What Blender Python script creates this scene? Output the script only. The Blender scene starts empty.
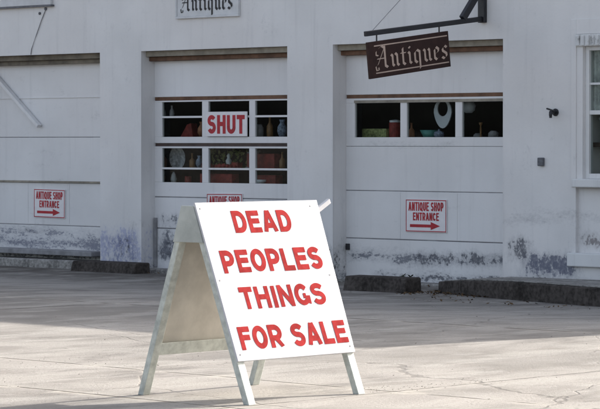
import bpy, bmesh, math, random
from mathutils import Vector, Matrix
R = math.radians
random.seed(7)
scene = bpy.context.scene
C = scene.collection

# ---------------------------------------------------------------- camera
cam_d = bpy.data.cameras.new('camera')
cam_d.sensor_width = 36.0
cam_d.lens = 162.0
cam_d.clip_start = 0.1
cam_d.clip_end = 2000.0
cam = bpy.data.objects.new('camera', cam_d)
cam.location = (23.311, -25.051, 1.66)
cam.rotation_euler = (R(90 - 1.326), 0, R(44))
C.objects.link(cam)
scene.camera = cam

# ---------------------------------------------------------------- light
SUN_EL, SUN_AZ = 28.0, 10.6          # azimuth measured from +y (behind the building) towards +x
world = bpy.data.worlds.new('World')
scene.world = world
world.use_nodes = True
wn = world.node_tree.nodes
wn.clear()
sky = wn.new('ShaderNodeTexSky')
sky.sky_type = 'NISHITA'
sky.sun_disc = False
sky.sun_elevation = R(SUN_EL)
sky.sun_rotation = R(SUN_AZ)
sky.air_density = 0.8
sky.dust_density = 4.0
sky.ozone_density = 0.3
bg = wn.new('ShaderNodeBackground')
bg.inputs['Strength'].default_value = 0.15
wo = wn.new('ShaderNodeOutputWorld')
hsv = wn.new('ShaderNodeHueSaturation')          # hazy, whitish sky
hsv.inputs['Saturation'].default_value = 0.6
world.node_tree.links.new(sky.outputs[0], hsv.inputs['Color'])
world.node_tree.links.new(hsv.outputs[0], bg.inputs[0])
world.node_tree.links.new(bg.outputs[0], wo.inputs[0])

sun_d = bpy.data.lights.new('sun', 'SUN')
sun_d.energy = 3.7
sun_d.angle = R(0.55)
sun_d.color = (1.0, 0.94, 0.86)
sun = bpy.data.objects.new('sun', sun_d)
sv = Vector((math.sin(R(SUN_AZ)) * math.cos(R(SUN_EL)), math.cos(R(SUN_AZ)) * math.cos(R(SUN_EL)), math.sin(R(SUN_EL))))
sun.rotation_euler = sv.to_track_quat('Z', 'Y').to_euler()
sun.location = sv * 60
C.objects.link(sun)

vs = scene.view_settings
vs.view_transform = 'Standard'
vs.look = 'None'
vs.exposure = 1.15
vs.gamma = 1.0
vs.use_curve_mapping = False


# ---------------------------------------------------------------- material helpers
class NT:
    """tiny node-graph writer"""
    def __init__(self, name):
        self.m = bpy.data.materials.new(name)
        self.m.use_nodes = True
        self.t = self.m.node_tree
        self.t.nodes.clear()
        self.out = self.n('ShaderNodeOutputMaterial')
        self.bsdf = self.n('ShaderNodeBsdfPrincipled')
        self.l(self.bsdf.outputs[0], self.out.inputs[0])
        self.geo = self.n('ShaderNodeNewGeometry')
        self.pos = self.geo.outputs['Position']
        self.obj = self.n('ShaderNodeTexCoord').outputs['Object']

    def n(self, kind):
        return self.t.nodes.new(kind)

    def l(self, a, b):
        self.t.links.new(a, b)

    def put(self, sock, v):
        if isinstance(v, (int, float)):
            sock.default_value = v
        elif isinstance(v, (tuple, list)):
            sock.default_value = (*v, 1.0) if len(v) == 3 and sock.type == 'RGBA' else v
        else:
            self.l(v, sock)

    def noise(self, scale, detail=4, rough=0.55, stretch=(1, 1, 1), vec=None, dist=0.0, off=(0, 0, 0)):
        mp = self.n('ShaderNodeMapping')
        mp.inputs['Scale'].default_value = stretch
        mp.inputs['Location'].default_value = off
        self.l(vec or self.pos, mp.inputs[0])
        nz = self.n('ShaderNodeTexNoise')
        nz.inputs['Scale'].default_value = scale
        nz.inputs['Detail'].default_value = detail
        nz.inputs['Roughness'].default_value = rough
        nz.inputs['Distortion'].default_value = dist
        self.l(mp.outputs[0], nz.inputs['Vector'])
        return nz.outputs['Fac']

    def math(self, op, a, b=0.0, c=None, clamp=False):
        m = self.n('ShaderNodeMath')
        m.operation = op
        m.use_clamp = clamp
        self.put(m.inputs[0], a)
        self.put(m.inputs[1], b)
        if c is not None:
            self.put(m.inputs[2], c)
        return m.outputs[0]

    def ramp(self, v, a, b, lo=0.0, hi=1.0):
        m = self.n('ShaderNodeMapRange')
        m.interpolation_type = 'SMOOTHSTEP'
        self.put(m.inputs[0], v)
        m.inputs[1].default_value = a
        m.inputs[2].default_value = b
        m.inputs[3].default_value = lo
        m.inputs[4].default_value = hi
        return m.outputs[0]

    def mix(self, f, a, b):
        m = self.n('ShaderNodeMix')
        m.data_type = 'RGBA'
        self.put(m.inputs[0], f)
        self.put(m.inputs[6], a)
        self.put(m.inputs[7], b)
        return m.outputs[2]

    def xyz(self, v=None):
        s = self.n('ShaderNodeSeparateXYZ')
        self.l(v or self.pos, s.inputs[0])
        return s.outputs

    def box(self, x0, x1, z0, z1, soft=0.12, softz=None):
        """soft mask of a rectangle on the facade"""
        p = self.xyz()
        sz = softz or soft
        a = self.ramp(p[0], x0 - soft, x0 + soft)
        b = self.ramp(p[0], x1 - soft, x1 + soft, 1, 0)
        c = self.ramp(p[2], z0 - sz, z0 + sz)
        d = self.ramp(p[2], z1 - sz, z1 + sz, 1, 0)
        return self.math('MULTIPLY', self.math('MULTIPLY', a, b), self.math('MULTIPLY', c, d))

    def bump(self, h, strength=0.3, dist=0.01):
        b = self.n('ShaderNodeBump')
        b.inputs['Strength'].default_value = strength
        b.inputs['Distance'].default_value = dist
        self.l(h, b.inputs['Height'])
        self.l(b.outputs[0], self.bsdf.inputs['Normal'])

    def done(self, color, rough=0.6, spec=0.4, metal=0.0):
        self.put(self.bsdf.inputs['Base Color'], color)
        self.put(self.bsdf.inputs['Roughness'], rough)
        self.bsdf.inputs['Specular IOR Level'].default_value = spec
        self.bsdf.inputs['Metallic'].default_value = metal
        return self.m


def simple(name, col, rough=0.6, var=0.15, scale=18, spec=0.35, metal=0.0, bump=0.15, world_space=True):
    t = NT(name)
    v = t.pos if world_space else t.obj
    f = t.noise(scale, 5, 0.6, vec=v)
    f2 = t.noise(scale * 0.17, 3, 0.5, vec=v, off=(3, 1, 2))
    f = t.math('ADD', t.math('MULTIPLY', f, 0.6), t.math('MULTIPLY', f2, 0.4))
    lo = tuple(c * (1 - var) for c in col)
    hi = tuple(min(1, c * (1 + var)) for c in col)
    t.bump(f, bump, 0.004)
    return t.done(t.mix(t.ramp(f, 0.3, 0.7), lo, hi), rough, spec, metal)


def peeling_paint(name, base, spots, grime=(0.30, 0.30, 0.31), under=(0.10, 0.11, 0.135), rough=0.55,
                  stretch=(1, 1, 1), streak=0.16):
    """old white paint: faint blotches, rain streaks, worn patches with their own outline.
    spots: (x0, x1, z0, z1, density, colour, stretch)"""
    t = NT(name)
    blot = t.noise(1.1, 4, 0.55)
    fine = t.noise(26, 4, 0.6)
    run = t.noise(1.0, 5, 0.6, (9, 9, 0.55))
    warm = t.noise(0.45, 2, 0.5, off=(7, 2, 5))
    c = t.mix(t.ramp(blot, 0.3, 0.72), tuple(v * 0.90 for v in base), base)
    c = t.mix(t.math('MULTIPLY', t.ramp(warm, 0.4, 0.7), 0.35), c, (base[0] * 1.0, base[1] * 0.955, base[2] * 0.93))
    c = t.mix(t.math('MULTIPLY', t.ramp(run, 0.52, 0.78), streak), c, grime)
    speck = t.noise(9, 6, 0.72, off=(1, 5, 2))
    c = t.mix(t.math('MULTIPLY', t.ramp(speck, 0.66, 0.74), 0.30), c, grime)
    hgt = fine
    for (x0, x1, z0, z1, dens, col, st) in spots:
        m = t.box(x0, x1, z0, z1, 0.25, 0.10)
        na = t.noise(4.5, 4, 0.6, st, off=(x0, z0, 0))
        nb = t.noise(24.0, 7, 0.75, (1, 1, 0.8) if st[2] < 1 else (0.7, 1, 1.3), off=(x0, z0, 3))
        nz = t.math('ADD', t.math('MULTIPLY', na, 0.9), t.math('MULTIPLY', nb, 0.9))
        nz = t.math('SUBTRACT', nz, 0.4)
        thr = 1.0 - dens
        edge = t.math('ADD', nz, t.math('MULTIPLY', t.math('SUBTRACT', m, 1.0), 0.5))
        k = t.ramp(edge, thr - 0.06, thr + 0.10)
        k2 = t.math('MULTIPLY', t.ramp(edge, thr - 0.30, thr + 0.05), 0.22)      # grime spreading round the worn patch
        k = t.math('MAXIMUM', t.math('MULTIPLY', k, t.ramp(nb, 0.25, 0.6, 0.5, 0.9)), k2)
        c = t.mix(k, c, col or under)
        hgt = t.math('SUBTRACT', hgt, t.math('MULTIPLY', k, 0.6))
    t.bump(hgt, 0.25, 0.006)
    return t.done(c, rough, 0.3)


# ---------------------------------------------------------------- mesh helpers
class MB:
    def __init__(self):
        self.v, self.f = [], []

    def add(self, vs_, fs):
        o = len(self.v)
        self.v += [tuple(p) for p in vs_]
        self.f += [tuple(i + o for i in q) for q in fs]
        return self

    def box(self, x0, x1, y0, y1, z0, z1):
        p = [(x0, y0, z0), (x1, y0, z0), (x1, y1, z0), (x0, y1, z0), (x0, y0, z1), (x1, y0, z1), (x1, y1, z1), (x0, y1, z1)]
        return self.add(p, [(0, 3, 2, 1), (4, 5, 6, 7), (0, 1, 5, 4), (1, 2, 6, 5), (2, 3, 7, 6), (3, 0, 4, 7)])

    def prism(self, ring, vec):
        """closed polygon ring extruded along vec"""
        n = len(ring)
        a = [Vector(p) for p in ring]
        b = [p + Vector(vec) for p in a]
        fs = [tuple(range(n))[::-1], tuple(range(n, 2 * n))]
        for i in range(n):
            j = (i + 1) % n
            fs.append((i, j, n + j, n + i))
        return self.add(a + b, fs)

    def bar(self, p, q, w, h, up=(0, 0, 1)):
        """rectangular bar from p to q; w across, h along `up`"""
        p, q = Vector(p), Vector(q)
        d = (q - p).normalized()
        s = d.cross(Vector(up)).normalized()
        u_ = s.cross(d).normalized()
        ring = [p + s * w / 2 + u_ * h / 2, p - s * w / 2 + u_ * h / 2, p - s * w / 2 - u_ * h / 2, p + s * w / 2 - u_ * h / 2]
        return self.prism(ring, q - p)

    def tube(self, pts, r, n=10):
        pts = [Vector(p) for p in pts]
        rings = []
        for i, p in enumerate(pts):
            d = (pts[min(i + 1, len(pts) - 1)] - pts[max(i - 1, 0)]).normalized()
            up = Vector((0, 0, 1)) if abs(d.z) < 0.9 else Vector((1, 0, 0))
            s = d.cross(up).normalized()
            u_ = s.cross(d)
            rr = r[i] if isinstance(r, (list, tuple)) else r
            rings.append([p + (s * math.cos(2 * math.pi * k / n) + u_ * math.sin(2 * math.pi * k / n)) * rr for k in range(n)])
        vs_ = [p for g in rings for p in g]
        fs = []
        for i in range(len(pts) - 1):
            for k in range(n):
                a, b = i * n + k, i * n + (k + 1) % n
                fs.append((a, b, b + n, a + n))
        fs.append(tuple(range(n))[::-1])
        fs.append(tuple(range((len(pts) - 1) * n, len(pts) * n)))
        return self.add(vs_, fs)

    def lathe(self, c, prof, n=20, axis='z'):
        """prof: (radius, height) pairs"""
        c = Vector(c)
        vs_ = []
        for r, h in prof:
            for k in range(n):
                a = 2 * math.pi * k / n
                if axis == 'z':
                    vs_.append(c + Vector((r * math.cos(a), r * math.sin(a), h)))
                else:
                    vs_.append(c + Vector((r * math.cos(a), -h, r * math.sin(a))))
        fs = []
        for i in range(len(prof) - 1):
            for k in range(n):
                a, b = i * n + k, i * n + (k + 1) % n
                fs.append((a, b, b + n, a + n))
        fs.append(tuple(range(n))[::-1])
        fs.append(tuple(range((len(prof) - 1) * n, len(prof) * n)))
        return self.add(vs_, fs)

    def build(self, name, mat, parent=None, bevel=0.0, seg=2, smooth=False):
        off = Vector((0, 0, 0))
        p = parent
        while p is not None:
            off += p.location
            p = p.parent
        me = bpy.data.meshes.new(name)
        me.from_pydata([tuple(Vector(v) - off) for v in self.v], [], self.f)
        bm = bmesh.new()
        bm.from_mesh(me)
        bmesh.ops.recalc_face_normals(bm, faces=bm.faces)
        bm.to_mesh(me)
        bm.free()
        me.materials.append(mat)
        if smooth:
            for q in me.polygons:
                q.use_smooth = True
        o = bpy.data.objects.new(name, me)
        C.objects.link(o)
        if parent is not None:
            o.parent = parent
        if bevel:
            b = o.modifiers.new('bevel', 'BEVEL')
            b.width = bevel
            b.segments = seg
            b.limit_method = 'ANGLE'
            b.angle_limit = R(40)
        return o


def thing(name, label, cat, loc, group=None):
    o = bpy.data.objects.new(name, None)
    o.empty_display_size = 0.2
    o.location = loc
    o['label'] = label
    o['category'] = cat
    if group:
        o['group'] = group
    C.objects.link(o)
    return o


def tag(o, label, cat, group=None):
    o['label'] = label
    o['category'] = cat
    if group:
        o['group'] = group
    return o


def rebase(o, loc):
    """put the origin of a single-mesh thing at its base"""
    loc = Vector(loc)
    o.data.transform(Matrix.Translation(-loc))
    o.location = loc
    return o


# ---------------------------------------------------------------- lettering
def arc(cx, cy, rx, ry, a0, a1, n=12):
    return [(cx + rx * math.cos(R(a0 + (a1 - a0) * k / n)), cy + ry * math.sin(R(a0 + (a1 - a0) * k / n))) for k in range(n + 1)]


def glyph(ch, w, t):
    """centre lines of a bold sans capital in a box w wide and 1 high, stroke t"""
    h = t / 2
    L, Rr, B, T, M = h, w - h, h, 1 - h, 0.5
    if ch == 'A':
        return [[(h * .9, 0), (w / 2 - h * .12, 1)], [(w - h * .9, 0), (w / 2 + h * .12, 1)], [(w * .22, .30), (w * .78, .30)]], t
    if ch == 'D':
        return [[(L, 0), (L, 1)], [(t, T)] + [(w * .45, T)] + arc(w * .45, M, Rr - w * .45, T - M, 90, -90, 16) + [(w * .45, B), (t, B)]], t
    if ch in 'EF':
        g = [[(L, 0), (L, 1)], [(t, T), (w, T)], [(t, .53), (w * .93, .53)]]
        return (g + [[(t, B), (w, B)]] if ch == 'E' else g), t
    if ch == 'L':
        return [[(L, 0), (L, 1)], [(t, B), (w, B)]], t
    if ch == 'H':
        return [[(L, 0), (L, 1)], [(Rr, 0), (Rr, 1)], [(t, .52), (w - t, .52)]], t
    if ch == 'I':
        return [[(w / 2, 0), (w / 2, 1)]], t
    if ch == 'T':
        return [[(0, T), (w, T)], [(w / 2, 0), (w / 2, 1 - t)]], t
    if ch == 'N':
        return [[(L, 0), (L, 1)], [(Rr, 0), (Rr, 1)], [(L, 1 - h * .4), (Rr, h * .4)]], t
    if ch == 'U':
        return [[(L, 1), (L, .34)] + arc(w / 2, .34, w / 2 - h, .34 - h, 180, 360, 14) + [(Rr, .34), (Rr, 1)]], t
    if ch in 'OQ':
        g = [arc(w / 2, M, w / 2 - h, M - h, 90, 450, 32)]
        return (g + [[(w * .55, .28), (w * .97, -.03)]] if ch == 'Q' else g), t
    if ch == 'C':
        return [arc(w / 2, M, w / 2 - h, M - h, 35, 325, 24)], t
    if ch == 'G':
        return [arc(w / 2, M, w / 2 - h, M - h, 40, 318, 24) + [(Rr, .20), (Rr, .44)], [(w * .55, .44), (w - t, .44)]], t
    if ch in 'PR':
        cy = .70
        g = [[(L, 0), (L, 1)], [(t, T), (w * .5, T)] + arc(w * .5, (T + .42) / 2, Rr - w * .5, (T - .42) / 2, 90, -90, 12) + [(w * .5, .42), (t, .42)]]
        return (g + [[(w * .48, .42), (w - h * .9, 0)]] if ch == 'R' else g), t
    if ch == 'S':
        r1 = (T - .52) / 2
        r2 = (.52 - B) / 2
        return [arc(w / 2, .52 + r1, w / 2 - h, r1, 25, 180, 10) + arc(w / 2, .52 + r1, w / 2 - h, r1, 200, 262, 5) +
                arc(w / 2, B + r2, w / 2 - h, r2, 78, 0, 7) + arc(w / 2, B + r2, w / 2 - h, r2, -20, -158, 10)], t
    return [], t


def stroke_ribbon(pts, t):
    """left and right edges of a mitred ribbon along pts"""
    P = [Vector((a, b)) for a, b in pts]
    closed = (P[0] - P[-1]).length < 1e-5
    out = []
    n = len(P)
    for i in range(n):
        if closed:
            a, b = P[i - 1 if i else n - 2], P[(i + 1) if i < n - 1 else 1]
        else:
            a, b = P[max(i - 1, 0)], P[min(i + 1, n - 1)]
        d0 = (P[i] - a).normalized() if (P[i] - a).length > 1e-6 else None
        d1 = (b - P[i]).normalized() if (b - P[i]).length > 1e-6 else None
        d0 = d0 or d1
        d1 = d1 or d0
        n0, n1 = Vector((-d0.y, d0.x)), Vector((-d1.y, d1.x))
        m = (n0 + n1)
        m = m.normalized() if m.length > 1e-6 else n0
        k = t / 2 / max(0.6, m.dot(n0))
        out.append((P[i] + m * k, P[i] - m * k))
    return out


def bold_text(mb, text, o, ex, ey, s0, s1, t0, t1, n, lift=0.0015, stroke=0.21, slant=0.0, wob=0.0):
    """hand-cut bold capitals fitted to the rectangle s0..s1, t0..t1 of the plane o + s*ex + t*ey"""
    o, ex, ey, n = Vector(o), Vector(ex), Vector(ey), Vector(n)
    H_ = abs(t1 - t0)
    WD = {'I': .36, ' ': .42, 'T': .92, 'L': .86, 'E': .92, 'F': .86, 'S': .97, 'A': 1.08, 'O': 1.08, 'G': 1.06, 'Q': 1.08, 'N': 1.02, 'P': .95}
    gap = .15
    tot = sum(WD.get(c, 1.0) for c in text) + gap * (len(text) - 1)
    unit = (s1 - s0) / tot
    x = s0
    rnd = random.Random(text)
    lay = 0
    for ch in text:
        wd = WD.get(ch, 1.0) * unit
        w = wd / H_
        dy = rnd.uniform(-wob, wob)
        sk = rnd.uniform(-wob, wob) * 3
        strokes, t = glyph(ch, w, stroke)
        for pts in strokes:
            rb = stroke_ribbon(pts, t)
            lay += 1
            vv = []
            for a, b in rb:
                for q in (a, b):
                    q = Vector((q.x, q.y if ch == 'Q' else min(1.0, max(0.0, q.y))))
                    vv.append(o + ex * (x + q.x * H_ + (slant + sk) * q.y * H_) + ey * (t0 + q.y * H_ + dy) + n * (lift + 0.00006 * lay))
            mb.add(vv, [(2 * k, 2 * k + 1, 2 * k + 3, 2 * k + 2) for k in range(len(rb) - 1)])
        x += wd + gap * unit
    return mb


# broad-nib black letter: strokes in x-height units, (points) per stroke; 'thin' strokes get a fine nib
GOTHIC = {
    'A': (1.45, [([(1.0, 1.62), (1.0, 0.16), (1.2, 0.02)], 1), ([(0.50, 1.5), (0.74, 1.66), (1.0, 1.48)], 1),
                 ([(0.98, 1.5), (0.32, 0.30)], .65), ([(0.28, 0.72), (1.02, 0.72)], .6),
                 ([(0.50, 1.50), (0.22, 1.28), (0.20, 1.02), (0.40, 0.95)], .6),
                 ([(0.32, 0.34), (0.10, 0.18), (0.16, -0.12), (0.38, -0.10), (0.34, 0.08)], .55)]),
    'n': (0.92, [([(0.10, 0.92), (0.22, 0.80), (0.22, 0.16), (0.34, 0.04)], 1), ([(0.22, 0.78), (0.48, 0.98), (0.64, 0.82), (0.64, 0.16), (0.78, 0.04)], 1)]),
    't': (0.66, [([(0.26, 1.26), (0.26, 0.16), (0.44, 0.02)], 1), ([(0.04, 0.90), (0.54, 0.90)], .6)]),
    'i': (0.50, [([(0.10, 0.92), (0.22, 0.80), (0.22, 0.16), (0.36, 0.04)], 1), ([(0.18, 1.28), (0.28, 1.20)], 1)]),
    'q': (0.92, [([(0.50, 0.98), (0.20, 0.82), (0.20, 0.18), (0.38, 0.02), (0.62, 0.20)], 1), ([(0.40, 0.98), (0.64, 0.84), (0.64, -0.42)], 1)]),
    'u': (0.92, [([(0.10, 0.94), (0.22, 0.82), (0.22, 0.18), (0.40, 0.02), (0.62, 0.20)], 1), ([(0.54, 0.94), (0.64, 0.82), (0.64, 0.16), (0.78, 0.04)], 1)]),
    'e': (0.78, [([(0.44, 0.98), (0.20, 0.80), (0.20, 0.18), (0.38, 0.02), (0.60, 0.18)], 1), ([(0.36, 0.98), (0.58, 0.80), (0.54, 0.60)], 1), ([(0.22, 0.44), (0.56, 0.64)], .4)]),
    's': (0.74, [([(0.58, 0.84), (0.40, 0.98), (0.18, 0.80), (0.20, 0.62)], 1), ([(0.20, 0.62), (0.52, 0.40)], 1), ([(0.52, 0.40), (0.54, 0.18), (0.32, 0.02), (0.10, 0.16)], 1)]),
}


def gothic(mb, text, o, ex, ey, n, s0, s1, t0, t1, nib=0.17, lift=0.0015):
    """t0..t1: baseline to top of the capital"""
    tot = sum(GOTHIC[c][0] for c in text)
    kx = (s1 - s0) / tot
    ky = (t1 - t0) / 1.66
    o, ex, ey, n = Vector(o), Vector(ex), Vector(ey), Vector(n)
    ca, sa = math.cos(R(38)) * nib / 2, math.sin(R(38)) * nib / 2
    x = 0.0
    lay = 0
    for ch in text:
        adv, strokes = GOTHIC[ch]
        for pts, w in strokes:
            for (a, b) in zip(pts[:-1], pts[1:]):
                q = [(a[0] - ca * w, a[1] - sa * w), (a[0] + ca * w, a[1] + sa * w), (b[0] + ca * w, b[1] + sa * w), (b[0] - ca * w, b[1] - sa * w)]
                lay += 1
                L = lift + 0.00012 * lay
                if abs((q[1][0] - q[0][0]) * (q[2][1] - q[0][1]) - (q[1][1] - q[0][1]) * (q[2][0] - q[0][0])) < 1e-4:
                    cx, cy = q[0]
                    q = [(a[0] - .03, a[1]), (a[0] + .03, a[1]), (b[0] + .03, b[1]), (b[0] - .03, b[1])]
                mb.add([o + ex * (s0 + (x + px) * kx) + ey * (t0 + py * ky) + n * L for px, py in q], [(0, 1, 2, 3)])
        x += adv
    return mb


# ---------------------------------------------------------------- materials
WHITE = (0.735, 0.73, 0.725)
BLUE = (0.16, 0.18, 0.34)
DARK = (0.085, 0.09, 0.11)
H = (0.5, 1, 1.7)    # long along x
V = (1.5, 1, 0.6)   # running down
m_wall = peeling_paint('wall_paint', WHITE, [
    (-4.9, -3.8, -0.2, 0.52, 0.52, (0.40, 0.42, 0.56), V), (-4.75, -3.9, -0.2, 0.42, 0.50, (0.24, 0.26, 0.40), V),
    (-4.72, -3.95, -0.1, 0.40, 0.40, DARK, V), (-4.2, -3.9, -0.1, 0.62, 0.42, DARK, V),
    (-1.1, -0.20, -0.2, 0.36, 0.52, (0.05, 0.05, 0.05), V), (-0.50, -0.27, -0.12, 0.50, 0.50, (0.04, 0.04, 0.04), V),
    (2.56, 2.98, 0.22, 0.56, 0.58, DARK, V), (2.85, 3.66, 0.08, 0.36, 0.60, (0.10, 0.11, 0.16), V), (2.7, 3.7, 0.02, 0.30, 0.50, (0.14, 0.15, 0.2), V),
    (2.5, 9.0, -0.05, 0.10, 0.46, DARK, H), (3.6, 4.9, 0.40, 0.62, 0.52, (0.22, 0.20, 0.20), V),
    (2.4, 12, 0.62, 0.9, 0.34, DARK, H), (-14, 12, -0.2, 0.02, 0.55, DARK, H)])
m_door_far = peeling_paint('door_paint_far', (0.735, 0.735, 0.735), [
    (-7.6, -4.7, 0.12, 0.30, 0.52, (0.17, 0.18, 0.23), H), (-7.0, -6.2, 0.35, 0.43, 0.60, (0.04, 0.04, 0.04), H),
    (-7.8, -4.5, 0.08, 0.46, 0.50, (0.22, 0.23, 0.28), H), (-7.6, -4.7, -0.05, 0.10, 0.56, DARK, H)])
m_door_mid = peeling_paint('door_paint_mid', (0.735, 0.735, 0.74), [
    (-3.92, -3.30, 0.0, 0.70, 0.50, (0.11, 0.12, 0.15), V), (-3.92, -1.0, 0.05, 0.35, 0.52, DARK, H),
    (-3.9, -1.0, 1.56, 1.64, 0.40, DARK, H)])
m_door_near = peeling_paint('door_paint_near', (0.735, 0.735, 0.735), [
    (-0.4, 2.7, 0.12, 0.31, 0.55, (0.14, 0.15, 0.18), H), (0.8, 2.7, 0.10, 0.32, 0.52, DARK, V),
    (0.1, 2.5, -0.12, 0.06, 0.52, DARK, H), (-0.2, 1.6, 1.58, 1.68, 0.46, (0.16, 0.17, 0.16), H), (-0.28, 0.0, 0.1, 0.4, 0.42, DARK, V)])
m_reveal = m_wall
m_trim = peeling_paint('trim_paint', (0.72, 0.73, 0.73), [(3.5, 9.2, 2.77, 2.93, 0.52, (0.25, 0.25, 0.24), (7, 1, 0.2))], streak=0.35)
m_wood_brown = simple('old_brown_wood', (0.13, 0.068, 0.04), 0.7, 0.45, 9)
m_wood_grey = simple('weathered_wood', (0.27, 0.245, 0.20), 0.75, 0.35, 7)
m_wood_dark = simple('weathered_dark_wood', (0.15, 0.13, 0.10), 0.75, 0.45, 6)
m_seam_shade = simple('seam_shadow_dark', (0.06, 0.04, 0.035), 0.6, 0.4, 6)
m_seam = simple('door_seam_strip', (0.26, 0.26, 0.27), 0.8, 0.3, 6)
m_iron = simple('black_iron', (0.012, 0.012, 0.016), 0.45, 0.4, 30, 0.5)
m_cable = simple('dull_cable', (0.22, 0.22, 0.23), 0.6, 0.2, 30)
m_grey = simple('grey_metal', (0.12, 0.125, 0.14), 0.5, 0.3, 30)
m_roof = simple('roof_felt', (0.10, 0.10, 0.105), 0.9, 0.2, 4)
m_red = simple('red_sign_paint', (0.30, 0.030, 0.030), 0.95, 0.25, 22, 0.05, bump=0.05)
m_red_dark = simple('red_print', (0.40, 0.02, 0.03), 0.5, 0.2, 20, bump=0.05)
m_board = simple('white_sign_board', (0.74, 0.72, 0.73), 0.5, 0.05, 10, bump=0.04)
m_black = simple('black_sign_paint', (0.015, 0.014, 0.016), 0.5, 0.3, 20, bump=0.05)
m_sign_brown = simple('dark_brown_board', (0.034, 0.015, 0.012), 0.6, 0.3, 9, 0.25)
m_cream = simple('cream_paint', (0.50, 0.38, 0.31), 0.6, 0.12, 12)
m_wsign = simple('white_wall_sign', (0.58, 0.59, 0.60), 0.6, 0.1, 8)
m_concrete_dark = simple('stained_shaded_concrete', (0.062, 0.054, 0.049), 0.95, 0.6, 22, 0.1, bump=0.7)
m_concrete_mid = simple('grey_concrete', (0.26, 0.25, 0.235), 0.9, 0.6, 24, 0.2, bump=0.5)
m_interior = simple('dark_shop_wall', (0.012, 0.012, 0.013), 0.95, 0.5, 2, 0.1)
m_shelf = simple('shelf_wood', (0.05, 0.035, 0.028), 0.8, 0.3, 8, 0.2)


def glass_material():
    t = NT('window_glass')
    t.t.nodes.remove(t.bsdf)
    tr = t.n('ShaderNodeBsdfTransparent')
    tr.inputs[0].default_value = (0.80, 0.83, 0.82, 1)
    gl = t.n('ShaderNodeBsdfGlossy')
    gl.inputs['Roughness'].default_value = 0.03
    nz = t.noise(1.4, 2, 0.5)
    b = t.n('ShaderNodeBump')
    b.inputs['Strength'].default_value = 0.06
    b.inputs['Distance'].default_value = 0.05
    t.l(nz, b.inputs['Height'])
    t.l(b.outputs[0], gl.inputs['Normal'])
    lw = t.n('ShaderNodeLayerWeight')
    lw.inputs[0].default_value = 0.5
    mx = t.n('ShaderNodeMixShader')
    t.l(t.math('ADD', t.math('MULTIPLY', t.math('POWER', lw.outputs['Facing'], 4.0), 0.4), 0.010), mx.inputs[0])
    t.l(tr.outputs[0], mx.inputs[1])
    t.l(gl.outputs[0], mx.inputs[2])
    t.l(mx.outputs[0], t.out.inputs[0])
    return t.m


m_glass = glass_material()


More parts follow.
